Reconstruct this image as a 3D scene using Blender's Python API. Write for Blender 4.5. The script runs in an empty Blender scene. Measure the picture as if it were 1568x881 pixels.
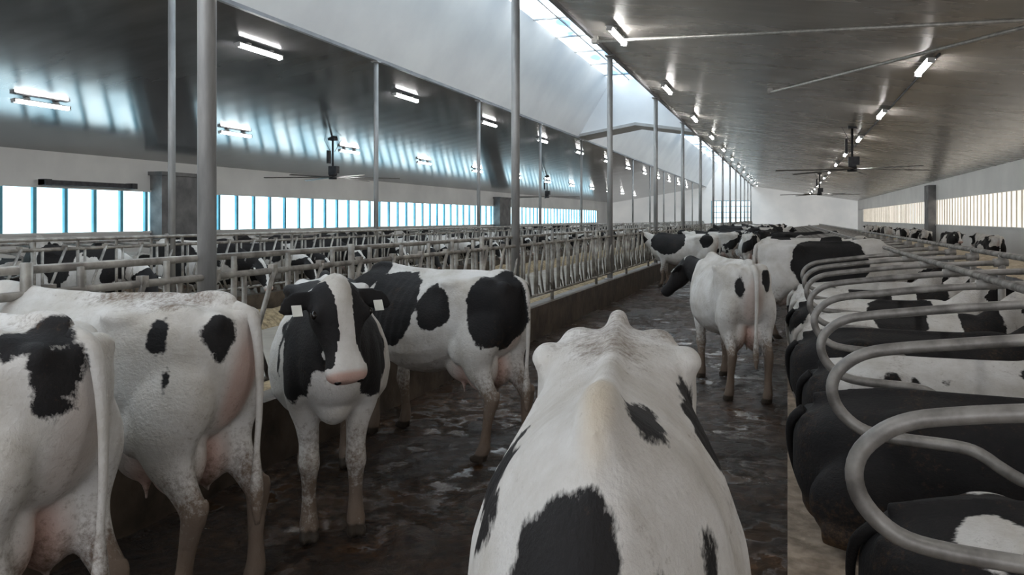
import bpy, math, random
import numpy as np
from mathutils import Vector, Matrix, noise
random.seed(7)
S = bpy.context.scene
COL = S.collection

# ------------------------------------------------------------------ materials
def new_mat(name):
    m = bpy.data.materials.new(name); m.use_nodes = True
    nt = m.node_tree; b = nt.nodes['Principled BSDF']
    return m, nt, b
def N(nt, typ, **kw):
    n = nt.nodes.new(typ)
    for k, v in kw.items(): setattr(n, k, v)
    return n
def ramp(nt, src, p0, c0, p1, c1):
    r = N(nt, 'ShaderNodeValToRGB')
    r.color_ramp.elements[0].position = p0; r.color_ramp.elements[0].color = (*c0, 1)
    r.color_ramp.elements[1].position = p1; r.color_ramp.elements[1].color = (*c1, 1)
    nt.links.new(src, r.inputs[0]); return r
def noise_node(nt, scale, detail=4, vec=None, rough=0.55):
    n = N(nt, 'ShaderNodeTexNoise'); n.inputs['Scale'].default_value = scale
    n.inputs['Detail'].default_value = detail; n.inputs['Roughness'].default_value = rough
    if vec is not None: nt.links.new(vec, n.inputs['Vector'])
    return n
def objco(nt, scale=(1, 1, 1)):
    t = N(nt, 'ShaderNodeTexCoord'); mp = N(nt, 'ShaderNodeMapping')
    mp.inputs['Scale'].default_value = scale
    nt.links.new(t.outputs['Object'], mp.inputs['Vector']); return mp.outputs[0]
def bump(nt, b, src, strength, dist=0.02):
    bp = N(nt, 'ShaderNodeBump'); bp.inputs['Strength'].default_value = strength
    bp.inputs['Distance'].default_value = dist
    nt.links.new(src, bp.inputs['Height']); nt.links.new(bp.outputs[0], b.inputs['Normal'])
def simple(name, c0, c1, scale=6, rough=0.6, metal=0.0, bstr=0.2, vs=(1, 1, 1), detail=5, bdist=0.01, glow=0.0):
    m, nt, b = new_mat(name)
    v = objco(nt, vs); n = noise_node(nt, scale, detail, v)
    r = ramp(nt, n.outputs['Fac'], 0.35, c0, 0.68, c1)
    nt.links.new(r.outputs[0], b.inputs['Base Color'])
    b.inputs['Roughness'].default_value = rough; b.inputs['Metallic'].default_value = metal
    if glow:
        nt.links.new(r.outputs[0], b.inputs['Emission Color']); b.inputs['Emission Strength'].default_value = glow
    if bstr: bump(nt, b, n.outputs['Fac'], bstr, bdist)
    return m
def emis(name, col, strength, vs=(1, 1, 1), scale=1.0, var=0.8, c0=None):
    m, nt, b = new_mat(name)
    v = objco(nt, vs); n = noise_node(nt, scale, 2, v)
    r = ramp(nt, n.outputs['Fac'], 0.36, c0 or tuple(c * var for c in col), 0.62, col)
    b.inputs['Base Color'].default_value = (0.3, 0.3, 0.3, 1)
    nt.links.new(r.outputs[0], b.inputs['Emission Color'])
    b.inputs['Emission Strength'].default_value = strength
    return m

M_galv = simple('galvanised_steel', (.30, .29, .27), (.50, .49, .46), 14, .45, .4, .1)
M_pipe = simple('worn_stall_pipe', (.15, .14, .13), (.36, .345, .325), 9, .45, .3, .2)
M_fence = simple('fence_steel', (.17, .155, .14), (.44, .42, .38), 7, .5, .3, .15)
M_post = simple('post_steel', (.22, .22, .22), (.38, .38, .375), 3, .5, .25, .1, (3, 3, .6))
M_white = simple('white_panel', (.78, .78, .79), (.88, .88, .88), .6, .38, 0, .05)
M_wall = simple('wall_white', (.66, .66, .65), (.78, .78, .76), .5, .5, 0, .05)
M_endwall = simple('glowing_end_wall', (.72, .73, .73), (.82, .82, .81), .5, .5, 0, .05, glow=.18)  # end wall is no lamp; emission added to make the far end look brighter
M_conc = simple('grey_concrete', (.13, .13, .135), (.23, .23, .23), 2, .8, 0, .3)
M_trim = simple('grey_trim', (.16, .16, .17), (.24, .24, .25), 2, .5, .2, 0)
M_beam = simple('pale_grey_beam', (.36, .35, .34), (.46, .45, .44), 2, .5, .1, 0)
M_dark = simple('dark_metal', (.02, .02, .025), (.05, .05, .055), 8, .5, .3, .1)
M_blade = simple('fan_blade_aluminium', (.16, .15, .14), (.24, .23, .22), 5, .4, .4, 0)
M_mull = simple('window_mullion', (.10, .34, .44), (.14, .42, .54), 3, .5, 0, 0)
M_mullw = simple('window_mullion_cream', (.50, .46, .38), (.62, .58, .50), 3, .5, 0, 0)
M_curb = simple('manure_stained_concrete', (.030, .021, .014), (.11, .082, .058), 4, .5, 0, .6, (1, 1, 1), 8, .03)
M_stall = simple('bedded_stall_floor', (.18, .135, .095), (.37, .29, .22), 10, .9, 0, .7, (1, 1, 1), 10, .03)
M_bed = simple('straw_bedding', (.36, .29, .20), (.58, .49, .37), 12, .95, 0, .8, (1, 1, 1), 10, .04)
M_feed = simple('silage_feed', (.13, .095, .05), (.38, .29, .17), 14, .95, 0, 1.0, (1, 1, 1), 10, .05)
M_lane = simple('feed_lane_concrete', (.20, .18, .15), (.32, .29, .25), 1.5, .6, 0, .2)
M_fix = simple('fixture_white', (.5, .5, .5), (.6, .6, .6), 5, .4, 0, 0)
M_tube = emis('lamp_tube_glow', (1, .985, .96), 30, var=.95)
M_win = emis('window_daylight_panel', (.72, .93, 1.0), 1.9, (1, .5, .4), 1.2, c0=(.36, .60, .72))
M_winr = emis('curtain_daylight_warm', (1.0, .93, .83), .62, (1, .6, .4), 1.0, .74)
M_sky = emis('skylight_panel', (.85, .95, 1.0), 3.0, (1, .35, 1), 1.1, c0=(.09, .18, .28))
M_doorw = emis('door_daylight_panel', (.80, .94, 1.0), .8, (1, 1, 1), 1, .9)

def ceiling_mat(name, c0, c1, metal, rough, bs):
    m, nt, b = new_mat(name)
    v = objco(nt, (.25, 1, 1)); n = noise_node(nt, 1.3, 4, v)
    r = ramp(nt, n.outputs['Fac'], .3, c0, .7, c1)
    nt.links.new(r.outputs[0], b.inputs['Base Color'])
    b.inputs['Metallic'].default_value = metal
    rr = N(nt, 'ShaderNodeMapRange'); rr.inputs[3].default_value = rough * .8; rr.inputs[4].default_value = rough * 1.25
    nt.links.new(n.outputs['Fac'], rr.inputs[0]); nt.links.new(rr.outputs[0], b.inputs['Roughness'])
    t = N(nt, 'ShaderNodeTexCoord')
    w = N(nt, 'ShaderNodeTexWave'); w.bands_direction = 'Y'; w.inputs['Scale'].default_value = .33
    nt.links.new(t.outputs['Object'], w.inputs['Vector'])
    bump(nt, b, w.outputs['Fac'], bs, .012)
    return m
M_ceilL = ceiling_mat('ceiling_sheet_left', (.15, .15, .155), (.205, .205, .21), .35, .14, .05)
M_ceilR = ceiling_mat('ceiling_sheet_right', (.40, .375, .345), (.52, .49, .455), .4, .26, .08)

def floor_mat():
    m, nt, b = new_mat('wet_manure_floor')
    v = objco(nt)
    n1 = noise_node(nt, .9, 6, v, .6); n2 = noise_node(nt, 13, 12, v, .72); n4 = noise_node(nt, 4.2, 8, v, .65); n5 = noise_node(nt, 42, 6, v, .6)
    a = N(nt, 'ShaderNodeAttribute'); a.attribute_name = 'h'
    r1 = ramp(nt, n2.outputs['Fac'], .36, (.007, .0038, .002), .68, (.075, .045, .024))
    r2 = ramp(nt, n1.outputs['Fac'], .38, (.55, .46, .38), .62, (1.5, 1.2, .95))
    mx = N(nt, 'ShaderNodeMix', data_type='RGBA', blend_type='MULTIPLY'); mx.inputs[0].default_value = 1
    nt.links.new(r1.outputs[0], mx.inputs[6]); nt.links.new(r2.outputs[0], mx.inputs[7])
    nt.links.new(mx.outputs[2], b.inputs['Base Color'])
    ad0 = N(nt, 'ShaderNodeMath', operation='MULTIPLY_ADD'); ad0.inputs[1].default_value = 1.0
    nt.links.new(n4.outputs['Fac'], ad0.inputs[0]); nt.links.new(a.outputs['Fac'], ad0.inputs[2])
    rr = ramp(nt, ad0.outputs[0], .44, (.04,) * 3, .78, (.30,) * 3)
    nt.links.new(rr.outputs[0], b.inputs['Roughness'])
    sp = ramp(nt, ad0.outputs[0], .44, (.10,) * 3, .56, (1.0,) * 3)
    hsum = N(nt, 'ShaderNodeMath', operation='MULTIPLY_ADD'); hsum.inputs[1].default_value = .4
    nt.links.new(n5.outputs['Fac'], hsum.inputs[0]); nt.links.new(n2.outputs['Fac'], hsum.inputs[2])
    bp = N(nt, 'ShaderNodeBump'); bp.inputs['Distance'].default_value = .085
    nt.links.new(sp.outputs[0], bp.inputs['Strength'])
    nt.links.new(hsum.outputs[0], bp.inputs['Height']); nt.links.new(bp.outputs[0], b.inputs['Normal'])
    return m
M_floor = floor_mat()

def coat_mat():
    m, nt, b = new_mat('holstein_coat')
    v = objco(nt)
    def attr(nm):
        a = N(nt, 'ShaderNodeAttribute'); a.attribute_name = nm; return a.outputs['Fac']
    nA = noise_node(nt, 7, 3, v); nB = noise_node(nt, 55, 3, v); nC = noise_node(nt, 3, 6, v, .65); nD = noise_node(nt, 38, 9, v, .78)
    vh = objco(nt, (.25, 1, .6)); nH = noise_node(nt, 150, 3, vh, .6); nE = noise_node(nt, 5.5, 5, v, .6)
    m1 = N(nt, 'ShaderNodeMath', operation='MULTIPLY_ADD'); m1.inputs[1].default_value = .11; m1.inputs[2].default_value = -.055
    nt.links.new(nA.outputs['Fac'], m1.inputs[0])
    m2 = N(nt, 'ShaderNodeMath', operation='MULTIPLY_ADD'); m2.inputs[1].default_value = .022; m2.inputs[2].default_value = -.011
    nt.links.new(nH.outputs['Fac'], m2.inputs[0])
    s1 = N(nt, 'ShaderNodeMath', operation='ADD'); nt.links.new(m1.outputs[0], s1.inputs[0]); nt.links.new(m2.outputs[0], s1.inputs[1])
    s2 = N(nt, 'ShaderNodeMath', operation='ADD'); nt.links.new(s1.outputs[0], s2.inputs[0]); nt.links.new(attr('patch'), s2.inputs[1])
    mr = N(nt, 'ShaderNodeMapRange'); mr.inputs[1].default_value = -.005; mr.inputs[2].default_value = .005
    nt.links.new(s2.outputs[0], mr.inputs[0])
    wr = ramp(nt, nC.outputs['Fac'], .3, (.45, .42, .375), .62, (.66, .645, .625))
    def mix(fac, a, bcol):
        mx = N(nt, 'ShaderNodeMix', data_type='RGBA')
        nt.links.new(fac, mx.inputs[0])
        nt.links.new(a, mx.inputs[6])
        if isinstance(bcol, tuple): mx.inputs[7].default_value = (*bcol, 1)
        else: nt.links.new(bcol, mx.inputs[7])
        return mx.outputs[2]
    c = mix(attr('pink'), wr.outputs[0], (.50, .285, .225))
    c = mix(attr('cream'), c, (.56, .46, .32))
    blk = ramp(nt, nC.outputs['Fac'], .3, (.006, .006, .007), .7, (.017, .015, .015))
    c = mix(mr.outputs[0], c, blk.outputs[0])
    d0 = N(nt, 'ShaderNodeMath', operation='MULTIPLY_ADD'); d0.inputs[1].default_value = .45
    nt.links.new(nE.outputs['Fac'], d0.inputs[0]); nt.links.new(attr('dirt'), d0.inputs[2])
    dm = N(nt, 'ShaderNodeMath', operation='MULTIPLY_ADD'); dm.inputs[1].default_value = .9
    nt.links.new(nD.outputs['Fac'], dm.inputs[0]); nt.links.new(d0.outputs[0], dm.inputs[2])
    dr = N(nt, 'ShaderNodeMapRange'); dr.inputs[1].default_value = .82; dr.inputs[2].default_value = 1.08; dr.inputs[4].default_value = .88
    nt.links.new(dm.outputs[0], dr.inputs[0])
    c = mix(dr.outputs[0], c, (.105, .060, .030))
    c = mix(attr('hoof'), c, (.04, .03, .022))
    nt.links.new(c, b.inputs['Base Color'])
    b.inputs['Roughness'].default_value = .75
    b.inputs['Specular IOR Level'].default_value = .3
    hh = N(nt, 'ShaderNodeMath', operation='MULTIPLY_ADD'); hh.inputs[1].default_value = .6
    nt.links.new(nH.outputs['Fac'], hh.inputs[0]); nt.links.new(nB.outputs['Fac'], hh.inputs[2])
    bump(nt, b, hh.outputs[0], .5, .008)
    return m
M_coat = coat_mat()
M_eye, _n, _b = new_mat('cow_eye'); _b.inputs['Base Color'].default_value = (.008, .006, .005, 1); _b.inputs['Roughness'].default_value = .08
M_tag = simple('ear_tag', (.65, .66, .6), (.8, .8, .75), 5, .5, 0, 0)

# ------------------------------------------------------------------ mesh builder
class MB:
    def __init__(s): s.v = []; s.f = []; s.m = []; s.sm = []
    def add(s, vs, fs, mi=0, smooth=True):
        o = len(s.v); s.v += [tuple(map(float, p)) for p in vs]
        for f in fs: s.f.append(tuple(i + o for i in f)); s.m.append(mi); s.sm.append(smooth)
    def box(s, x0, x1, y0, y1, z0, z1, mi=0):
        vs = [(x0, y0, z0), (x1, y0, z0), (x1, y1, z0), (x0, y1, z0), (x0, y0, z1), (x1, y0, z1), (x1, y1, z1), (x0, y1, z1)]
        s.add(vs, [(0, 3, 2, 1), (4, 5, 6, 7), (0, 1, 5, 4), (1, 2, 6, 5), (2, 3, 7, 6), (3, 0, 4, 7)], mi, False)
    def prism(s, poly, y0, y1, mi=0):
        n = len(poly)
        vs = [(x, y0, z) for x, z in poly] + [(x, y1, z) for x, z in poly]
        fs = [tuple(range(n - 1, -1, -1)), tuple(range(n, 2 * n))] + [(i, (i + 1) % n, n + (i + 1) % n, n + i) for i in range(n)]
        s.add(vs, fs, mi, False)
    def pipe(s, pts, r, mi=0, n=10, sub=0):
        P = [np.array(p, float) for p in pts]
        if sub: P = [q for q in cr(np.array(P), sub)]
        t = P[1] - P[0]; t /= np.linalg.norm(t)
        a = np.array([0, 0, 1.]) if abs(t[2]) < .9 else np.array([1., 0, 0])
        u = np.cross(t, a); u /= np.linalg.norm(u)
        vs = []
        for i, p in enumerate(P):
            if i == 0: tt = P[1] - P[0]
            elif i == len(P) - 1: tt = P[-1] - P[-2]
            else: tt = P[i + 1] - P[i - 1]
            tt = tt / np.linalg.norm(tt)
            u = u - tt * np.dot(u, tt); u /= np.linalg.norm(u); w = np.cross(tt, u)
            for k in range(n):
                an = 2 * math.pi * k / n
                vs.append(p + (u * math.cos(an) + w * math.sin(an)) * r)
        fs = [tuple(range(n - 1, -1, -1)), tuple(range((len(P) - 1) * n, len(P) * n))]
        for i in range(len(P) - 1):
            for k in range(n):
                fs.append((i * n + k, i * n + (k + 1) % n, (i + 1) * n + (k + 1) % n, (i + 1) * n + k))
        s.add(vs, fs, mi, True)
    def mesh(s, name, mats):
        me = bpy.data.meshes.new(name); me.from_pydata(s.v, [], s.f)
        for m in mats: me.materials.append(m)
        me.polygons.foreach_set('material_index', s.m); me.polygons.foreach_set('use_smooth', s.sm)
        me.update(); return me
    def obj(s, name, mats, loc=(0, 0, 0), rz=0):
        return put(name, s.mesh(name, mats), loc, rz)
def put(name, me, loc=(0, 0, 0), rz=0, sc=1.0):
    o = bpy.data.objects.new(name, me); COL.objects.link(o)
    o.location = loc; o.rotation_euler = (0, 0, rz); o.scale = sc if isinstance(sc, tuple) else (sc,) * 3
    return o
def cr(A, sub):
    A = np.asarray(A, float); n = len(A); out = []
    for i in range(n - 1):
        p0 = A[max(i - 1, 0)]; p1 = A[i]; p2 = A[i + 1]; p3 = A[min(i + 2, n - 1)]
        for k in range(sub):
            t = k / sub
            out.append(.5 * ((2 * p1) + (-p0 + p2) * t + (2 * p0 - 5 * p1 + 4 * p2 - p3) * t * t + (-p0 + 3 * p1 - 3 * p2 + p3) * t ** 3))
    out.append(A[-1]); return np.array(out)
def smooth01(a, b, x):
    t = np.clip((x - a) / (b - a), 0, 1); return t * t * (3 - 2 * t)

# ------------------------------------------------------------------ cow geometry
def loft(mb, rings, mi=0):
    n = len(rings[0]); vs = [p for r in rings for p in r]
    fs = [tuple(range(n - 1, -1, -1)), tuple(range((len(rings) - 1) * n, len(rings) * n))]
    for i in range(len(rings) - 1):
        for k in range(n):
            fs.append((i * n + k, i * n + (k + 1) % n, (i + 1) * n + (k + 1) % n, (i + 1) * n + k))
    mb.add(vs, fs, mi)
def limb(mb, path, n=16, sub=4, side=(0, 1, 0), mi=0, mat=None, rs=1.0):
    A = cr(path, sub); side = np.array(side, float); rings = []
    for i in range(len(A)):
        t = A[min(i + 1, len(A) - 1), :3] - A[max(i - 1, 0), :3]; t /= (np.linalg.norm(t) + 1e-9)
        s_ = side - t * np.dot(side, t); s_ /= (np.linalg.norm(s_) + 1e-9); o = np.cross(t, s_)
        ra, rb = max(A[i, 3], .004) * rs, max(A[i, 4], .004) * rs
        ring = []
        for k in range(n):
            an = 2 * math.pi * k / n
            p = A[i, :3] + o * ra * math.cos(an) + s_ * rb * math.sin(an)
            if mat is not None: p = np.array(mat @ Vector(p))
            ring.append(p)
        rings.append(ring)
    loft(mb, rings, mi)
def ell(mb, c, r, mi=0, mat=None, n=14, m=9):
    vs = []; fs = []
    def q(x, y, z):
        p = Vector((x * r[0], y * r[1], z * r[2])) + Vector(c)
        if mat is not None: p = mat @ p
        return tuple(p)
    vs.append(q(0, 0, 1))
    for i in range(1, m):
        a = math.pi * i / m
        for k in range(n):
            b = 2 * math.pi * k / n; vs.append(q(math.sin(a) * math.cos(b), math.sin(a) * math.sin(b), math.cos(a)))
    vs.append(q(0, 0, -1)); L = len(vs) - 1
    for k in range(n):
        fs.append((0, 1 + k, 1 + (k + 1) % n)); fs.append((L, 1 + (m - 2) * n + (k + 1) % n, 1 + (m - 2) * n + k))
    for i in range(m - 2):
        for k in range(n):
            fs.append((1 + i * n + k, 1 + (i + 1) * n + k, 1 + (i + 1) * n + (k + 1) % n, 1 + i * n + (k + 1) % n))
    mb.add(vs, fs, mi)

HS = np.array([0, .012, .04, .085, .16, .28, .43, .6, .76, .88, .96, 1])
WB = np.array([0, .08, .22, .40, .61, .82, .95, 1.0, .93, .72, .42, 0])
WR = np.array([0, .14, .46, .84, .98, 1.0, .98, .94, .85, .68, .42, 0])
def trunk(mb, rows):
    A = cr(rows, 3); rings = []
    for x, top, bot, w, b in A:
        W = (WB * (1 - b) + WR * b) * w; Z = top + (bot - top) * HS
        ring = [(x, 0, Z[0])] + [(x, W[i], Z[i]) for i in range(1, 11)] + [(x, 0, Z[11])] + [(x, -W[i], Z[i]) for i in range(10, 0, -1)]
        rings.append(ring)
    loft(mb, rings)

def head_matrix(P, Mz):
    P = Vector(P); x = (Vector(Mz) - P).normalized(); y = Vector((0, 0, 1)).cross(x).normalized(); z = x.cross(y)
    m = Matrix((x, y, z)).transposed().to_4x4(); m.translation = P; return m

BASE = {}
def cow_base(key, vox, lying=False, P=(1.2, 0, 1.42), Mz=(1.5, 0, 1.05), dx=(0, 0, 0, 0), fy=.15, hy=.17, tail=0.0, hw_s=1.0, hl_s=1.0):
    """local +X forward, hooves at z=0"""
    mb = MB(); H = head_matrix(P, Mz)
    hx = (Vector(Mz) - Vector(P)).normalized()
    H = H @ Matrix.Diagonal((hl_s, hw_s, 1.0, 1.0))
    if not lying:
        trunk(mb, [(-.83, 1.30, 1.12, .05, .6), (-.79, 1.365, 1.00, .14, .8), (-.70, 1.405, .84, .21, .9), (-.56, 1.425, .76, .25, 1),
                   (-.40, 1.435, .73, .27, 1), (-.26, 1.435, .70, .28, .85), (-.10, 1.428, .63, .305, .4), (.12, 1.42, .575, .345, .05),
                   (.32, 1.425, .59, .345, 0), (.50, 1.44, .64, .305, .05), (.63, 1.455, .69, .255, .1), (.77, 1.43, .76, .205, .1),
                   (.90, 1.36, .84, .155, .1), (.97, 1.25, .93, .08, .1)])
        limb(mb, [(-.74, 0, 1.40, .035, .03), (-.4, 0, 1.425, .028, .03), (0, 0, 1.413, .026, .03), (.4, 0, 1.425, .028, .032), (.66, 0, 1.45, .035, .045), (.8, 0, 1.41, .035, .04)], side=(0, 1, 0))
        ell(mb, (-.64, 0, 1.425), (.13, .04, .045)); ell(mb, (-.80, 0, 1.36), (.07, .035, .045))
        for s in (1, -1):
            ell(mb, (-.33, s * .225, 1.352), (.13, .06, .045)); ell(mb, (-.745, s * .115, 1.33), (.065, .05, .055))
            ell(mb, (-.56, s * .14, 1.365), (.14, .07, .05))
            d = dx[0] if s > 0 else dx[1]
            def hz(x, z): return x + d * max(0, 1 - z / .95)
            limb(mb, [(hz(-.54, 1.18), s * .12, 1.20, .16, .09), (hz(-.56, 1.0), s * .165, 1.02, .20, .105), (hz(-.54, .86), s * .185, .86, .168, .098),
                      (hz(-.56, .72), s * .18, .72, .118, .072), (hz(-.635, .6), s * hy, .60, .072, .050), (hz(-.70, .50), s * hy, .50, .062, .044),
                      (hz(-.69, .42), s * hy, .42, .048, .040), (hz(-.67, .28), s * hy, .28, .036, .035), (hz(-.66, .17), s * hy, .17, .042, .040),
                      (hz(-.65, .11), s * hy, .115, .048, .046), (hz(-.625, .06), s * hy, .07, .05, .046)], rs=1.08)
            ell(mb, (hz(-.76, .54), s * hy, .535), (.025, .022, .045))
            ell(mb, (hz(-.40, .84), s * .20, .84), (.12, .07, .12))
            for q in (1, -1):
                ell(mb, (hz(-.60, .03), s * hy + q * .026, .034), (.075, .027, .034))
                ell(mb, (hz(-.625, .03), s * hy + q * .024, .06), (.045, .025, .035))
            d2 = dx[2] if s > 0 else dx[3]
            def fz(x, z): return x + d2 * max(0, 1 - z / .85)
            limb(mb, [(.60, s * .12, 1.26, .11, .065), (fz(.66, 1.1), s * .16, 1.08, .15, .075), (fz(.64, .92), s * .17, .92, .135, .08), (fz(.60, .80), s * .165, .80, .10, .075),
                      (fz(.595, .66), s * (fy + .01), .66, .068, .060), (fz(.60, .53), s * fy, .53, .052, .050), (fz(.61, .44), s * fy, .44, .057, .056), (fz(.60, .37), s * fy, .37, .043, .043),
                      (fz(.59, .26), s * fy, .26, .035, .036), (fz(.59, .17), s * fy, .17, .041, .041), (fz(.60, .11), s * fy, .115, .047, .047), (fz(.615, .06), s * fy, .07, .05, .048)], rs=1.08)
            for q in (1, -1):
                ell(mb, (fz(.64, .03), s * fy + q * .027, .034), (.075, .028, .034))
                ell(mb, (fz(.62, .03), s * fy + q * .024, .06), (.045, .025, .035))
        for s in (1, -1):
            ell(mb, (-.50, s * .085, .72), (.16, .095, .20)); ell(mb, (-.30, s * .075, .72), (.17, .09, .15))
            for xx in (-.53, -.33):
                limb(mb, [(xx, s * .085, .60, .03, .03), (xx, s * .085, .53, .016, .016), (xx, s * .085, .485, .013, .013)], n=10, side=(0, 1, 0))
        ell(mb, (.70, 0, .80), (.16, .10, .12))
        root = [(.52, 0, 1.16, .24, .18), (.76, 0, 1.16, .25, .155)]
    else:
        trunk(mb, [(-.86, .50, .28, .06, .6), (-.81, .60, .16, .19, .8), (-.68, .70, .04, .30, .8), (-.5, .745, .0, .37, .7), (-.33, .765, 0, .41, .6),
                   (-.1, .765, 0, .43, .3), (.15, .76, 0, .44, .1), (.38, .76, 0, .41, 0), (.55, .77, .0, .35, 0), (.70, .76, .03, .28, 0),
                   (.84, .70, .10, .21, 0), (.95, .60, .2, .11, 0)])
        limb(mb, [(-.76, 0, .69, .035, .03), (-.4, 0, .75, .03, .03), (0, 0, .755, .028, .03), (.4, 0, .757, .03, .032), (.64, 0, .765, .04, .045), (.8, 0, .72, .04, .04)])
        for s in (1, -1):
            ell(mb, (-.33, s * .26, .67), (.12, .07, .05)); ell(mb, (-.77, s * .11, .58), (.06, .05, .055))
            ell(mb, (-.48, s * .35, .25), (.30, .14, .24)); ell(mb, (.62, s * .25, .18), (.2, .12, .17))
            limb(mb, [(-.70, s * .40, .12, .07, .06), (-.45, s * .47, .08, .05, .05), (-.2, s * .50, .05, .04, .04), (-.1, s * .5, .045, .05, .05), (.0, s * .5, .04, .045, .05)], side=(0, 1, 0))
            limb(mb, [(.55, s * .26, .08, .07, .06), (.8, s * .22, .07, .055, .05), (.95, s * .2, .06, .045, .045)], side=(0, 1, 0))
        ell(mb, (-.62, .0, .14), (.2, .2, .14))
        root = [(.52, 0, .50, .24, .22), (.76, 0, .55, .22, .165)]
    Pv = Vector(P); r1 = Vector(root[1][:3]); mid = r1.lerp(Pv, .5) + Vector((.0, 0, -.02))
    q3 = Pv + hx * .05 - Vector((0, 0, .03)); q4 = Pv + hx * .12 - Vector((0, 0, .04))
    limb(mb, root + [(*mid, .185, .115), (*(r1.lerp(Pv, .85)), .14, .095), (*q3, .11, .09), (*q4, .08, .08)], sub=5)
    HR = [(-.06, -.04, .06, .05), (-.02, -.035, .10, .085), (.05, -.035, .120, .10), (.11, -.045, .128, .115), (.17, -.052, .124, .12), (.24, -.06, .100, .108), (.31, -.06, .082, .088),
          (.37, -.058, .083, .076), (.42, -.058, .095, .074), (.465, -.06, .097, .068), (.495, -.062, .080, .054), (.51, -.064, .04, .03)]
    A = cr(HR, 3); rings = []
    for x, zc, hw, hh in A:
        ring = []
        for k in range(20):
            a = 2 * math.pi * k / 20; ca, sa = math.cos(a), math.sin(a)
            yy = hw * math.copysign(abs(ca) ** .8, ca); zz = zc + hh * math.copysign(abs(sa) ** .8, sa)
            if sa < 0: yy *= (1 - .35 * (-sa))
            ring.append(tuple(H @ Vector((x, yy, zz))))
        rings.append(ring)
    loft(mb, rings)
    for s in (1, -1):
        ell(mb, (.14, s * .107, .020), (.052, .032, .034), mat=H)
        ell(mb, (.475, s * .052, -.035), (.035, .028, .03), mat=H)
        limb(mb, [(.03, s * .08, -.02, .03, .02), (.035, s * .13, -.015, .05, .017), (.055, s * .18, -.015, .064, .014), (.085, s * .225, -.02, .05, .011), (.11, s * .26, -.025, .014, .008)],
             side=(.25, 0, 1), mat=H, n=12)
    me = mb.mesh('tmp', []); ob = bpy.data.objects.new('tmp', me); COL.objects.link(ob)
    r = ob.modifiers.new('r', 'REMESH'); r.mode = 'VOXEL'; r.voxel_size = vox; r.adaptivity = 0
    sm = ob.modifiers.new('s', 'SMOOTH'); sm.factor = .5; sm.iterations = 9 if vox < .02 else 3
    dg = bpy.context.evaluated_depsgraph_get(); ev = ob.evaluated_get(dg); m2 = ev.to_mesh()
    V = np.empty(len(m2.vertices) * 3, dtype=np.float32); m2.vertices.foreach_get('co', V); V = V.reshape(-1, 3)
    F = [tuple(p.vertices) for p in m2.polygons]
    ev.to_mesh_clear(); bpy.data.objects.remove(ob); bpy.data.meshes.remove(me)
    V = V.astype(float)
    zo = 0 if not lying else -.62
    def g(cx, cz, rx, rz, amp):
        q = ((V[:, 0] - cx) / rx) ** 2 + ((V[:, 2] - cz - zo) / rz) ** 2
        return amp * np.exp(-q) * np.clip(np.abs(V[:, 1]) / .15, 0, 1)
    dyv = g(-.17, 1.24, .10, .09, -.035) + g(.63, 1.20, .09, .22, .014) + g(.47, 1.1, .05, .25, -.014) + g(-.32, 1.05, .06, .25, -.012)
    rib = .0035 * np.sin((V[:, 0] + .18 * (V[:, 2] - zo - 1.0)) * 2 * math.pi / .085) * smooth01(-.1, .05, V[:, 0]) * smooth01(.5, .38, V[:, 0]) * np.clip(np.abs(V[:, 1]) / .2, 0, 1)
    V[:, 1] += np.sign(V[:, 1]) * (dyv + rib)
    out = MB(); out.v = [tuple(map(float, p)) for p in V]; out.f = F; out.m = [0] * len(F); out.sm = [True] * len(F)
    nb = len(out.v)
    if lying:
        limb(out, [(-.80, 0, .62, .035, .03), (-.87, .03, .54, .026, .024), (-.88, .12, .38, .02, .02), (-.85, .24, .20, .02, .018), (-.80, .34, .07, .03, .03), (-.75, .42, .03, .02, .03)], n=10)
    else:
        t = tail
        limb(out, [(-.76, 0, 1.385, .038, .03), (-.835, t * .1, 1.36, .030, .027), (-.865, t * .3, 1.27, .024, .022), (-.872, t * .7, 1.10, .019, .018), (-.862, t, .90, .015, .015),
                   (-.85, t, .74, .014, .014), (-.85, t, .62, .026, .024), (-.85, t * .95, .52, .032, .028), (-.855, t * .9, .40, .012, .012)], n=10)
    nt_ = len(out.v)
    for s in (1, -1):
        ell(out, (.143, s * .128, .026), (.024, .015, .019), 1, H)
        ell(out, (.503, s * .050, -.045), (.012, .016, .018), 1, H)
        tg = MB(); tg.box(0, .062, -.021, .021, -.003, .003)
        out.add([H @ (Vector((.075, s * .19, .004)) + Vector(p)) for p in tg.v], tg.f, 2, False)
    BASE[key] = (out, H, lying, nb, nt_)

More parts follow.
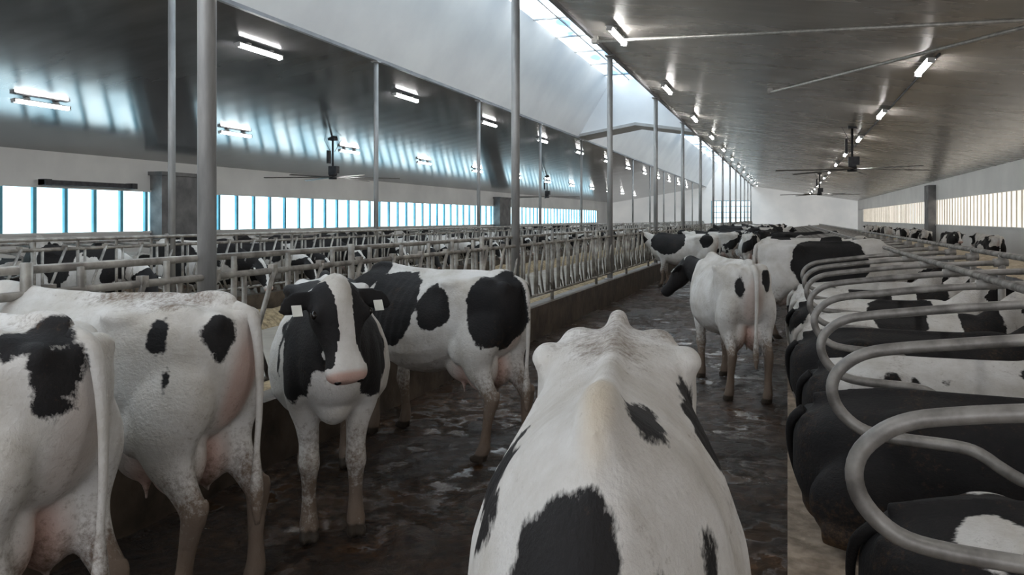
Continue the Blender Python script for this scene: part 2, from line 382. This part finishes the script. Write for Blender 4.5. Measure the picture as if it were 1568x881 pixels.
def cow_mesh(name, key, blobs=None, head='blaze', seed=0, thr=0.0, dirt=.0, cream=None, legs_white=True, basic=-.2, dirtback=.0, pinkthigh=.3, legdirt=.50):
    out, H, lying, nb, ntl = BASE[key]
    V = np.array(out.v)
    if blobs is not None:
        sd = np.full(len(V), basic, dtype=float)
        for cx, cy, cz, rx, ry, rz, sg in blobs:
            q = np.sqrt(((V[:, 0] - cx) / rx) ** 2 + ((V[:, 1] - cy) / ry) ** 2 + ((V[:, 2] - cz) / rz) ** 2)
            b = (1 - q) * min(rx, ry, rz)
            sd = np.maximum(sd, b) if sg > 0 else np.minimum(sd, -b)
    else:
        off = Vector((seed * 7.3, seed * 3.1, seed * 1.7))
        sd = np.array([(noise.noise(Vector(p) * 1.75 + off) + .35 * noise.noise(Vector(p) * 4 + off) - thr) * .35 for p in V])
        if not lying and legs_white: sd = np.minimum(sd, (V[:, 2] - .68) * .7)
    Hi = H.inverted(); A = np.array(Hi); L = V @ A[:3, :3].T + A[:3, 3]
    inh = (L[:, 0] > -.05) & (L[:, 0] < .55) & (np.abs(L[:, 1]) < .3) & (np.abs(L[:, 2]) < .22)
    if head == 'blaze':
        hs = np.minimum(np.abs(L[:, 1]) - (.036 + .014 * smooth01(.15, .0, L[:, 0]) + .03 * smooth01(.28, .42, L[:, 0])), (.425 - L[:, 0]))
        hs = np.where(hs > 0, hs + .012, hs - .02)
    elif head == 'black': hs = (.46 - L[:, 0]) * .5 + .03
    else: hs = np.full(len(V), -.15)
    hs = np.where(np.abs(L[:, 1]) > .14, .08 if head != 'white' else -.15, hs)
    sd = np.where(inh, hs, sd)
    pink = np.zeros(len(V))
    if not lying:
        q = np.sqrt(((V[:, 0] + .42) / .27) ** 2 + (V[:, 1] / .19) ** 2 + ((V[:, 2] - .68) / .24) ** 2)
        pink = np.maximum(pink, .7 * smooth01(1.15, .7, q))
        q = np.sqrt(((V[:, 0] + .80) / .17) ** 2 + (V[:, 1] / .12) ** 2 + ((V[:, 2] - 1.0) / .36) ** 2)
        pink = np.maximum(pink, pinkthigh * smooth01(1.1, .5, q))
    pink[nb:ntl] = 0
    pink = np.maximum(pink, np.where(inh, .8 * smooth01(.445, .475, L[:, 0]), 0))
    creamv = np.zeros(len(V))
    if cream:
        for cx, cy, cz, rx, ry, rz in cream:
            q = np.sqrt(((V[:, 0] - cx) / rx) ** 2 + ((V[:, 1] - cy) / ry) ** 2 + ((V[:, 2] - cz) / rz) ** 2)
            creamv = np.maximum(creamv, smooth01(1.1, .3, q) * .6)
    if lying: dv = .04 + .25 * smooth01(.35, .0, V[:, 2]); hoof = np.zeros(len(V))
    else:
        dv = legdirt * smooth01(.85, .1, V[:, 2]) + .22 * smooth01(-.45, -.85, V[:, 0]) * smooth01(1.3, .5, V[:, 2])
        dv = dv + dirtback * smooth01(1.36, 1.42, V[:, 2]) * smooth01(.25, -.1, V[:, 0]) * smooth01(-.86, -.55, V[:, 0])
        hoof = smooth01(.085, .07, V[:, 2])
    dv[nb:ntl] -= .08
    dv = np.where(inh, 0, dv + dirt + .05)
    me = out.mesh(name, [M_coat, M_eye, M_tag])
    for nm, arr in (('patch', sd), ('pink', pink), ('cream', creamv), ('dirt', dv), ('hoof', hoof)):
        a = me.attributes.new(nm, 'FLOAT', 'POINT'); a.data.foreach_set('value', arr.astype(np.float32))
    return me

def cow_at(me, x, y, heading, z=0.0, sc=1.0):
    return put('holstein_cow', me, (x, y, z), heading, sc)
def hd(dx, dy): return math.atan2(dy, dx)

cow_base('low', .014, P=(1.28, 0, .98), Mz=(1.36, 0, .50))
cow_base('feed', .015, P=(1.38, 0, 1.06), Mz=(1.62, 0, .66), dx=(.06, -.10, .04, -.04), tail=-.03)
cow_base('face', .0125, P=(1.05, -.005, 1.475), Mz=(1.245, .07, 1.02), dx=(.0, .08, .0, .03), fy=.125, hy=.14, hw_s=1.12, hl_s=.95)
cow_base('away', .015, P=(1.22, .16, 1.30), Mz=(1.42, .38, 1.0), dx=(.10, -.06, -.05, .06))
cow_base('lieH', .018, lying=True, P=(1.22, .05, .98), Mz=(1.55, .15, .70))
cow_base('stL', .028, P=(1.22, 0, 1.40), Mz=(1.55, 0, 1.08), dx=(.1, -.08, .05, -.05))
cow_base('feL', .028, P=(1.38, 0, 1.06), Mz=(1.62, 0, .66), dx=(.06, -.06, .0, .0))
cow_base('lieL', .028, lying=True, P=(1.22, 0, .98), Mz=(1.55, .12, .74))

# foreground cow, facing the camera
A_bl = [(1.08, -.08, 1.30, .24, .165, .34, 1), (.54, .085, 1.42, .15, .036, .16, 1), (.0, .27, 1.27, .24, .085, .13, 1), (.48, -.26, 1.27, .25, .07, .14, 1),
        (.76, .24, 1.24, .08, .05, .12, 1), (1.04, .15, 1.25, .14, .07, .2, 1), (.98, .065, 1.42, .12, .014, .2, -1), (.2, -.3, .8, .2, .2, .15, 1)]
cow_at(cow_mesh('cow_coat_spine', 'low', A_bl, 'blaze', cream=[(.68, 0, 1.45, .24, .04, .12)], dirtback=.20), -.455, 2.04, hd(.184, -.983), 0, (1.03, .96, 1.035))
# facing cow
B_bl = [(.78, .26, 1.20, .34, .225, .38, 1), (.78, -.26, 1.20, .34, .225, .38, 1), (.62, 0, .88, .5, .06, .28, -1), (.55, 0, .55, .6, .5, .22, -1), (-.2, -.2, 1.25, .25, .3, .22, 1),
        (-.6, .1, 1.3, .25, .3, .2, 1), (.95, 0, 1.25, .3, .2, .22, 1), (.98, .0, .98, .12, .045, .20, -1), (.60, -.30, 1.0, .035, .1, .25, -1)]
cow_at(cow_mesh('cow_coat_face', 'face', B_bl, 'blaze', legdirt=.40), -2.84, 4.23, hd(.59, -.81), 0, (1.0, 1.06, 1.0))
# behind, feeding
C_bl = [(.30, .3, 1.18, .30, .35, .36, 1), (-.17, .3, 1.16, .17, .3, .18, 1), (-.70, .15, 1.18, .21, .34, .30, 1), (-.30, .2, 1.42, .20, .3, .11, -1), (.8, 0, 1.3, .3, .3, .3, 1)]
cow_at(cow_mesh('cow_coat_side', 'feed', C_bl, 'black'), -2.66, 5.56, hd(-.95, .3))
# left, near white
D_bl = [(-.55, .25, 1.28, .055, .2, .085, 1), (-.60, .26, 1.10, .03, .2, .045, 1), (-.80, .16, 1.30, .07, .10, .12, 1), (.55, .2, .9, .12, .2, .1, 1)]
cow_at(cow_mesh('cow_coat_white', 'feed', D_bl, 'white', dirtback=.27, pinkthigh=.6), -3.22, 2.84, hd(-1, -.04), 0, 1.03)
# leftmost
E_bl = [(-.72, .10, 1.40, .12, .13, .07, 1), (-.82, .13, 1.28, .06, .13, .14, 1)]
cow_at(cow_mesh('cow_coat_nearleft', 'feed', E_bl, 'blaze', dirtback=.14, pinkthigh=.15), -3.13, 1.93, hd(-1, .0), 0, 1.04)
# rear view
F_bl = [(-.78, .14, 1.20, .08, .05, .09, 1), (-.80, -.14, 1.26, .08, .06, .10, 1), (1.0, .1, 1.25, .16, .3, .3, 1)]
cow_at(cow_mesh('cow_coat_rear', 'away', F_bl, 'black', dirtback=.12), -.59, 8.40, hd(-.36, .93), 0, .99)
# crosswise black
G_bl = [(.1, -.3, 1.15, .5, .5, .45, 1), (.75, 0, 1.3, .25, .4, .3, -1), (-.62, 0, 1.3, .1, .4, .4, -1)]
cow_at(cow_mesh('cow_coat_black', 'feL', G_bl, 'black'), .45, 12.0, hd(1, .05), 0, 1.06)
H_bl = [(.45, 0, 1.2, .5, .6, .36, 1), (-.55, 0, 1.25, .18, .6, .2, 1)]
cow_at(cow_mesh('cow_coat_far', 'stL', H_bl, 'black'), -2.55, 20.6, hd(-1, .05))

std = [cow_mesh('std%d' % i, 'stL', None, random.choice(['blaze', 'black', 'white']), seed=i * 3 + 2, thr=[-.15, .05, -.05, .15, -.2, 0][i]) for i in range(6)]
fed = [cow_mesh('fed%d' % i, 'feL', None, ['blaze', 'black', 'white', 'blaze', 'black', 'blaze'][i], seed=i * 5 + 1, thr=[-.2, .1, .25, -.05, 0, -.3][i]) for i in range(6)]
lie = [cow_mesh('lie%d' % i, 'lieL', None, random.choice(['blaze', 'black']), seed=i * 4 + 3, thr=[-.2, .05, -.1, .15, .0][i]) for i in range(5)]

for (x, y, a) in [(-1.1, 24.5, 1.7), (-2.4, 27, 3.0), (-.8, 30, 1.3), (-2.0, 33, 2.8), (-1.0, 37, .2), (-2.5, 41, 3.1), (-1.4, 46, 1.6), (-2.2, 52, 2.9), (-.9, 57, 1.0), (-2, 63, 3), (.3, 17.4, .02), (.3, 26.3, .05)]:
    cow_at(random.choice(std), x, y, a, 0, random.uniform(.96, 1.03))
# lying cows in stalls (right row)
L0 = cow_mesh('lieblackwhite', 'lieH', [(0, 0, .5, 1.3, .8, .6, 1), (-.42, -.2, .66, .14, .12, .12, -1), (-.30, .36, .66, .12, .14, .09, -1), (.2, .42, .35, .2, .2, .3, -1)], 'black', basic=.1)
L1 = cow_mesh('lieblack', 'lieH', [(0, 0, .5, 2.0, 1, 1, 1), (-.7, .4, .05, .3, .3, .12, -1)], 'black', basic=.1)
spots = [(random.uniform(-.6, .8), random.uniform(-.45, .45), random.uniform(.4, .8), random.uniform(.03, .075), .1, random.uniform(.03, .075), 1) for _ in range(44)] + [(-.80, 0, .45, .14, .5, .4, 1)]
L2 = cow_mesh('liespots', 'lieH', spots, 'blaze')
L3 = cow_mesh('liepatch', 'lieH', [(.3, -.2, .6, .38, .35, .35, 1), (-.75, 0, .6, .16, .3, .3, 1)], 'blaze')
L4 = cow_mesh('liewhitepatch', 'lieH', [(.05, 0, .7, .25, .5, .3, 1), (.75, 0, .6, .2, .5, .4, 1)], 'black')
PY = [3.02, 4.36, 5.52, 6.70, 7.90, 9.1, 10.3]
for i, me in enumerate([L0, L1, L2, L1, L4, L3, L4]):
    cow_at(me, (1.00, .87, .92, .86, .92, .86, .9)[i], PY[i], (.06, -.05, .02, -.05, .05, 0, .03)[i], .2, (.88, .98, .96, .98, .97, .98, .98)[i])
for i in range(7, 40):
    if i in (8, 12, 19, 27): continue
    cow_at(random.choice(lie), random.uniform(.82, .95), 3.1 + 1.2 * i, random.uniform(-.06, .06), .2, .98)
yy = 9.0
while yy < 66:
    cow_at(random.choice(std), random.uniform(5.9, 6.2), yy, random.choice([1.5, 1.7, -1.5]), 0, random.uniform(.90, .95)); yy += random.uniform(4.0, 7.5)
# far side of feed lane
y = 4.0; k = 0
while y < 74:
    cow_at(fed[(k * 5 + int(y * 3)) % 6], -10.0 + random.uniform(-.2, .15), y, random.uniform(-.2, .2), 0, random.uniform(.92, 1.03)); k += 1; y += random.choice([.95, 1.1, 1.3, 2.2]) * (1 if y < 30 else 1.5)
y = 7.0
while y < 60:
    cow_at(random.choice(std), -13.3 + random.uniform(-.5, .5), y, random.uniform(-3, 3), 0, random.uniform(.95, 1.03)); y += random.uniform(3, 5)
y = 9.0
while y < 60:
    cow_at(random.choice(lie), -16.0 + random.uniform(-.1, .1), y, math.pi, .2, 1.0); y += random.uniform(1.3, 3.8)

# ------------------------------------------------------------------ barn shell
Y0, Y1 = -7.0, 90.0
XL, XR = -20.0, 7.2
def zl(x): return 3.8 + .1577 * (x - XL)
def zr(x): return 5.55 - .1606 * (x + 3.7)
xs = np.linspace(-3.6, 0, 81); ys = np.concatenate([np.arange(.5, 13, .045), np.arange(13, 40, .2), np.arange(40, Y1 + .1, 2.0)])
ys = np.concatenate([[Y0, -3.0], ys])
vs = []; hv = []
for yv in ys:
    for xv in xs:
        a = .5 + .5 * noise.noise(Vector((xv * .9, yv * .8, 1.0))) + .34 * noise.noise(Vector((xv * 3.1, yv * 2.8, 4.0))) + .12 * noise.noise(Vector((xv * 8, yv * 7, 9.0)))
        h = max(0.0, a - .46)
        f = noise.noise(Vector((xv * 9, yv * 9, 2.0))) * .5 + noise.noise(Vector((xv * 19, yv * 19, 7.0))) * .4
        z = min(h, .35) * .06 + (.034 * f * min(1, h * 7))
        for px, py, pr in ((-1.75, 4.55, .30), (-2.05, 3.9, .16), (-1.45, 5.3, .18), (-.5, 5.2, .22), (-.4, 3.6, .25), (-3.1, 7.2, .25)):
            q = math.hypot(xv - px, (yv - py)) / pr
            if q < 1: z = max(z, .04 * (1 - q * q) * (1 + .8 * f)); h = max(h, .3 * (1 - q))
        vs.append((xv, yv, z)); hv.append(min(1.0, h * 2.2))
nx = len(xs); fs = [(j * nx + i, j * nx + i + 1, (j + 1) * nx + i + 1, (j + 1) * nx + i) for j in range(len(ys) - 1) for i in range(nx - 1)]
b = MB(); b.add(vs, fs, 0); b.box(-3.6, 0, Y0, Y1, -.1, -.03)
fm = b.mesh('floor', [M_floor]); at = fm.attributes.new('h', 'FLOAT', 'POINT'); at.data.foreach_set('value', np.array(hv + [0] * 8, dtype=np.float32)); put('floor', fm)
b = MB(); b.box(XL, -9.05, Y0, Y1, -.1, 0); b.obj('floor_far_alley', [M_curb])
b = MB(); b.box(4.8, XR, Y0, Y1, -.1, 0); b.obj('floor_right_alley', [M_curb])
b = MB(); b.box(-8.85, -3.85, Y0, Y1, -.1, .12); b.obj('floor_feed_lane', [M_lane])
b = MB(); b.box(0.0, 4.8, Y0, Y1, -.1, .2); b.obj('stall_platform', [M_stall])
b = MB(); b.box(-3.85, -3.6, Y0, Y1, -.1, .5); b.obj('feed_curb', [M_curb])
b = MB(); b.box(-9.05, -8.85, Y0, Y1, -.1, .5); b.obj('feed_curb', [M_curb])
b = MB(); b.box(-17.4, -14.9, Y0, Y1, 0.0, .2); b.obj('stall_platform', [M_stall])

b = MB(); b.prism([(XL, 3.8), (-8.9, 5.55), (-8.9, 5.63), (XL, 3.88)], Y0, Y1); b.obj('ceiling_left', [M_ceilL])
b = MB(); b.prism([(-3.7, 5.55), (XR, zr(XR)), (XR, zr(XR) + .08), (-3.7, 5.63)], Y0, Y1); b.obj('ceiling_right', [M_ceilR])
wi = 1
for (a, c) in ((Y0, 33.0), (34.6, Y1)):
    b = MB()
    b.prism([(-8.9, 5.55), (-7.4, 8.04), (-7.45, 8.08), (-8.98, 5.6)], a, c)
    b.prism([(-3.7, 5.55), (-3.62, 5.6), (-5.15, 8.08), (-5.2, 8.04)], a, c)
    b.obj('ceiling_skylight_well', [M_white])
    b = MB(); b.box(-7.4, -5.2, a, c, 8.05, 8.10, 0)
    yy = a + .3
    while yy < c: b.box(-7.4, -5.2, yy, yy + .06, 8.0, 8.05, 1); yy += 2.4
    for xx in (-6.6, -5.9): b.box(xx - .02, xx + .02, a, c, 8.0, 8.05, 1)
    b.obj('window_%d' % wi, [M_sky, M_beam]); wi += 1
b = MB(); gp = [(-8.9, 5.55), (-6.3, 5.97), (-3.7, 5.55), (-5.2, 8.04), (-7.4, 8.04)]
b.prism(gp, 33.0, 33.1); b.obj('wall_skylight_end', [M_white])
b = MB(); b.prism([(-8.9, 5.55), (-6.3, 5.97), (-3.7, 5.55), (-3.7, 5.67), (-6.3, 6.10), (-8.9, 5.67)], 32.9, 34.6); b.obj('trim_1', [M_beam])
b = MB(); b.box(-8.96, -8.88, Y0, Y1, 5.50, 5.57); b.obj('trim_2', [M_trim])
b = MB(); b.box(-3.74, -3.66, Y0, Y1, 5.49, 5.57); b.obj('trim_3', [M_trim])

segs = [(4.4, 19.4), (21.6, 50.6), (52.9, 82.0)]
b = MB(); b.box(XL - .15, XL, Y0, Y1, 0, 1.43); b.box(XL - .15, XL, Y0, Y1, 2.76, 3.9)
prev = Y0
for a, c in segs + [(Y1, Y1)]:
    if a > prev: b.box(XL - .15, XL, prev, a, 1.43, 2.76)
    prev = c
b.obj('wall_left', [M_wall])
for i, (a, c) in enumerate(segs):
    b = MB(); b.box(XL - .12, XL - .08, a, c, 1.43, 2.76, 0)
    y = a
    while y < c: b.box(XL - .08, XL + .02, y, y + .11, 1.43, 2.76, 1); y += .985
    b.box(XL - .05, XL + .05, a, c, 1.37, 1.44, 2); b.box(XL - .05, XL + .05, a, c, 2.74, 2.80, 2)
    b.obj('window_%d' % (3 + i), [M_win, M_mull, M_wall])
for a, c in ((19.4, 21.6), (50.6, 52.9)):
    b = MB(); b.box(XL, XL + .5, a, c, 0, 3.35); b.box(XL, XL + .6, a - .1, c + .1, 3.3, 3.42); b.obj('wall_pillar', [M_conc])
b = MB(); b.box(XL, XL + .25, 15.4, 18.6, 2.82, 2.96); b.box(XL, XL + .3, 15.4, 15.6, 2.80, 2.98); b.box(XL, XL + .3, 18.4, 18.6, 2.80, 2.98); b.obj('window_roller_housing', [M_dark])
b = MB(); b.box(XR, XR + .15, Y0, Y1, 0, 1.55); b.box(XR, XR + .15, Y0, Y1, 2.80, 3.95)
for a, c in ((Y0, 3), (44, 45.2), (84, Y1)): b.box(XR, XR + .15, a, c, 1.5, 2.85)
b.obj('wall_right', [M_wall])
for i, (a, c) in enumerate(((3, 44), (45.2, 84))):
    b = MB(); b.box(XR + .08, XR + .12, a, c, 1.55, 2.80, 0)
    y = a
    while y < c: b.box(XR + .04, XR + .08, y, y + .03, 1.55, 2.80, 1); y += .62
    b.box(XR - .05, XR + .05, a, c, 1.5, 1.56, 2)
    b.obj('window_%d' % (6 + i), [M_winr, M_mullw, M_wall])
b = MB(); b.box(XR - .35, XR, 44, 45.2, 0, 3.6); b.obj('wall_pillar', [M_conc])
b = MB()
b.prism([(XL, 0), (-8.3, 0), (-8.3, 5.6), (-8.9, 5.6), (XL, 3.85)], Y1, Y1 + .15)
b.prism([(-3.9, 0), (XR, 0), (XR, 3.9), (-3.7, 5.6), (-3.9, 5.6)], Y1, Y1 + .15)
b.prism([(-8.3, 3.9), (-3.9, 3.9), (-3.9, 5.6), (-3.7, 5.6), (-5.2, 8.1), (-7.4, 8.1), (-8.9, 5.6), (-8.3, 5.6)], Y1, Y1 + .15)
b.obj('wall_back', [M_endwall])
b = MB(); b.box(-8.3, -3.9, Y1 + .05, Y1 + .1, 0, 3.9, 0)
for k in range(9): b.box(-8.3 + k * .55 - .03, -8.3 + k * .55 + .03, Y1 - .02, Y1 + .05, 0, 3.9, 1)
for k in range(7): b.box(-8.3, -3.9, Y1 - .02, Y1 + .05, k * .65 - .03, k * .65 + .03, 1)
b.obj('door_1', [M_doorw, M_mull])

# ------------------------------------------------------------------ posts
def post_mesh(h, r):
    b = MB(); b.pipe([(0, 0, 0), (0, 0, h)], r, 0, 20); b.box(-r * 1.7, r * 1.7, -r * 1.7, r * 1.7, 0, .02); b.box(-r * 1.6, r * 1.6, -r * 1.6, r * 1.6, h - .03, h)
    return b.mesh('steel_post', [M_post])
pm = post_mesh(5.0, .062); pm2 = post_mesh(5.0, .055)
for n in range(-1, 14): put('steel_post', pm, (-3.725, 4.1 + 6.2 * n, .5))
for n in range(-2, 13): put('steel_post', pm2, (-8.95, 9.1 + 6.15 * n, .5))

# ------------------------------------------------------------------ feed fences
def feed_fence(x, sgn):
    b = MB()
    for z, r in ((1.58, .024), (1.45, .024), (.64, .026)): b.pipe([(x + (.05 * sgn if z > 1.5 else 0), Y0, z), (x + (.05 * sgn if z > 1.5 else 0), 88, z)], r, 0, 8)
    y = Y0 + .2
    while y < 88:
        near = y < 32
        k = 6 if near else 4
        b.pipe([(x, y, .64), (x, y, 1.58)], .021, 0, k)
        b.pipe([(x, y + .11, .64), (x, y + .11, 1.45)], .019, 0, k)
        b.pipe([(x + .03, y + .34, .66), (x + .03, y + .20, .98), (x + .03, y + .42, 1.47)], .019, 0, k)
        if near:
            b.pipe([(x, y + .11, .80), (x, y + .20, .78), (x, y + .28, .66)], .014, 0, 5)
            b.box(x - .012, x + .04, y + .39, y + .44, 1.43, 1.50)
        y += .62
    y = Y0 + .5
    while y < 88: b.pipe([(x, y, .45), (x, y, 1.62)], .030, 0, 8); y += 3.1
    return b.obj('feed_fence_headlocks', [M_fence])
feed_fence(-3.72, -1); feed_fence(-8.95, 1)
def strip(name, x0, x1, zb, h, mat, seed):
    vs = []; fs = []; nx = 9; ys = np.arange(Y0, 86, .25)
    for j, yy in enumerate(ys):
        for i in range(nx):
            t = i / (nx - 1); x = x0 + (x1 - x0) * t
            e = math.sin(math.pi * t) ** .7 if 0 < t < 1 else 0
            z = zb + h * e * (.75 + .6 * noise.noise(Vector((x * 1.3, yy * .9, seed)))) + .02 * noise.noise(Vector((x * 6, yy * 5, seed)))
            vs.append((x + .06 * noise.noise(Vector((yy, seed, 0))), yy, z))
    for j in range(len(ys) - 1):
        for i in range(nx - 1): a = j * nx + i; fs.append((a, a + 1, a + nx + 1, a + nx))
    b = MB(); b.add(vs, fs, 0); return b.obj(name, [mat])
strip('feed_pile', -5.0, -3.9, .115, .28, M_feed, 1); strip('feed_pile', -8.8, -7.7, .115, .28, M_feed, 5)

# ------------------------------------------------------------------ stalls (right)
b = MB()
b.pipe([(1.95, 0, .2), (1.95, 0, 1.50)], .034, 0, 12)
raw = [(2.62, 1.28), (1.6, 1.215), (.85, 1.125), (.60, 1.09), (.46, 1.06), (.36, 1.01), (.28, .93), (.25, .84), (.27, .74), (.34, .65), (.44, .59),
       (.60, .565), (.90, .55), (1.02, .52), (1.14, .44), (1.28, .38), (1.6, .37), (2.6, .37)]
b.pipe([(x * .75, 0, 1.85 - .75 * (1.85 - z)) for x, z in raw], .0265, 0, 14, 3)
b.pipe([(1.88, 0, 1.42), (2.0, 0, 1.43)], .042, 0, 12); b.pipe([(1.24, 0, 1.385), (1.36, 0, 1.39)], .036, 0, 12)
div = b.mesh('stall_divider', [M_pipe])
for i in range(42): put('stall_divider', div, (0, 2.47 + 1.2 * i, 0))
b = MB()
b.pipe([(1.30, 2.2, 1.435), (1.30, 53, 1.435)], .026, 0, 10); b.pipe([(1.95, 2.2, 1.50), (1.95, 53, 1.50)], .028, 0, 10)
b.obj('neck_rail', [M_pipe])
b = MB(); b.box(2.05, 2.11, Y0, 53, .2, .42); b.obj('brisket_board', [M_stall])
b = MB(); b.box(3.05, 4.75, Y0, 84, .2, 1.0); b.obj('concrete_plinth', [M_conc])
strip('bedding_bank', 3.05, 4.75, 1.0, .16, M_bed, 9)
b = MB()
for i in range(48):
    yy = 5 + 1.25 * i
    b.pipe([(-17.2, yy, 1.25), (-15.3, yy, 1.1), (-15.05, yy, .95), (-15.05, yy, .75), (-15.3, yy, .6), (-17.2, yy, .6)], .03, 0, 6, 2)
b.pipe([(-16.6, 4, 1.25), (-16.6, 66, 1.25)], .03, 0, 6)
b.obj('stall_divider_row', [M_pipe])

# ------------------------------------------------------------------ lights
b = MB(); b.box(-.07, .07, -.68, .68, -.02, .0, 0); b.box(-.055, .055, -.68, -.645, -.085, -.02, 0); b.box(-.055, .055, .645, .68, -.085, -.02, 0)
b.pipe([(0, -.645, -.052), (0, .645, -.052)], .036, 1, 10)
b.box(-.045, .045, -.645, .645, -.035, -.02, 1); b.box(-.05, .05, -.4, -.3, 0, .05, 0); b.box(-.05, .05, .3, .4, 0, .05, 0)
lm = b.mesh('tube_light', [M_fix, M_tube])
def lights(x, y0, step, n, zf, tilt):
    for i in range(n):
        o = put('tube_light', lm, (x, y0 + step * i, zf(x) - .06)); o.rotation_euler = (0, tilt, 0)
lights(-10.1, .1, 6.25, 14, zl, -.156); lights(-15.6, -.4, 6.25, 14, zl, -.156)
lights(-3.06, 1.6, 6.3, 14, zr, .159); lights(2.25, 2.2, 6.3, 14, zr, .159)
b = MB(); b.box(2.34, 2.36, 14, 88, zr(2.35) - .04, zr(2.35) - .005); b.obj('light_conduit', [M_dark])

# ------------------------------------------------------------------ fans and braces
def fan(x, y, ztop, zhub, rot):
    b = MB()
    b.box(-.12, .12, -.12, .12, ztop - zhub - .06, ztop - zhub + .05, 0)
    b.pipe([(0, 0, .1), (0, 0, ztop - zhub)], .035, 0, 10)
    b.box(-.11, .11, -.11, .11, .10, .40, 0); b.box(-.2, -.13, -.08, .08, .5, .95, 0); b.box(.1, .2, -.1, .1, .15, .4, 0)
    b.pipe([(0, 0, -.05), (0, 0, .1)], .14, 0, 16)
    for s in (-1, 1): b.pipe([(s * .08, 0, .9), (s * .3, s * .1, ztop - zhub)], .008, 0, 6)
    for k in range(6):
        a = rot + k * math.pi / 3; c, s_ = math.cos(a), math.sin(a)
        vs = []
        for r_, w, z in ((.12, .06, .02), (2.3, .05, -.02)):
            for q, dz in ((-1, -.015), (1, .015)):
                for e in (0, .01): vs.append((c * r_ - s_ * w * q, s_ * r_ + c * w * q, z + dz + e))
        b.add(vs, [(0, 2, 6, 4), (1, 5, 7, 3), (0, 4, 5, 1), (2, 3, 7, 6), (0, 1, 3, 2), (4, 6, 7, 5)], 1, False)
    b.obj('ceiling_fan', [M_dark, M_blade], (x, y, zhub))
fan(1.85, 25.1, zr(1.85), 3.34, .3); fan(-14.8, 22.3, zl(-14.8), 3.27, .5); fan(1.85, 50, zr(1.85), 3.34, .1); fan(-14.8, 47, zl(-14.8), 3.27, .9)
for p, q in (((-3.65, 14.8), (3.9, 10.7)), ((-.4, 19.2), (3.6, 10.1))):
    b = MB(); b.pipe([(p[0], p[1], zr(p[0]) - .11), (q[0], q[1], zr(q[0]) - .11)], .03, 0, 10)
    for e in (p, q): b.box(e[0] - .06, e[0] + .06, e[1] - .06, e[1] + .06, zr(e[0]) - .15, zr(e[0]) - .005)
    b.obj('ceiling_brace_rod', [M_galv])

# ------------------------------------------------------------------ world and camera
w = bpy.data.worlds.new('World'); S.world = w; w.use_nodes = True
nt = w.node_tree; bg = nt.nodes['Background']; bg.inputs[0].default_value = (.94, .96, 1.0, 1); bg.inputs[1].default_value = 1.1
cam = bpy.data.cameras.new('camera'); co = bpy.data.objects.new('camera', cam); COL.objects.link(co)
co.location = (0, 0, 1.85); co.rotation_euler = (math.radians(90), 0, math.radians(20.15))
cam.sensor_width = 36; cam.lens = 1150 / 1568 * 36; cam.shift_y = -105.5 / 1568; cam.clip_start = .05; cam.clip_end = 300
S.camera = co
S.view_settings.view_transform = 'Standard'
S.view_settings.exposure = 1.02
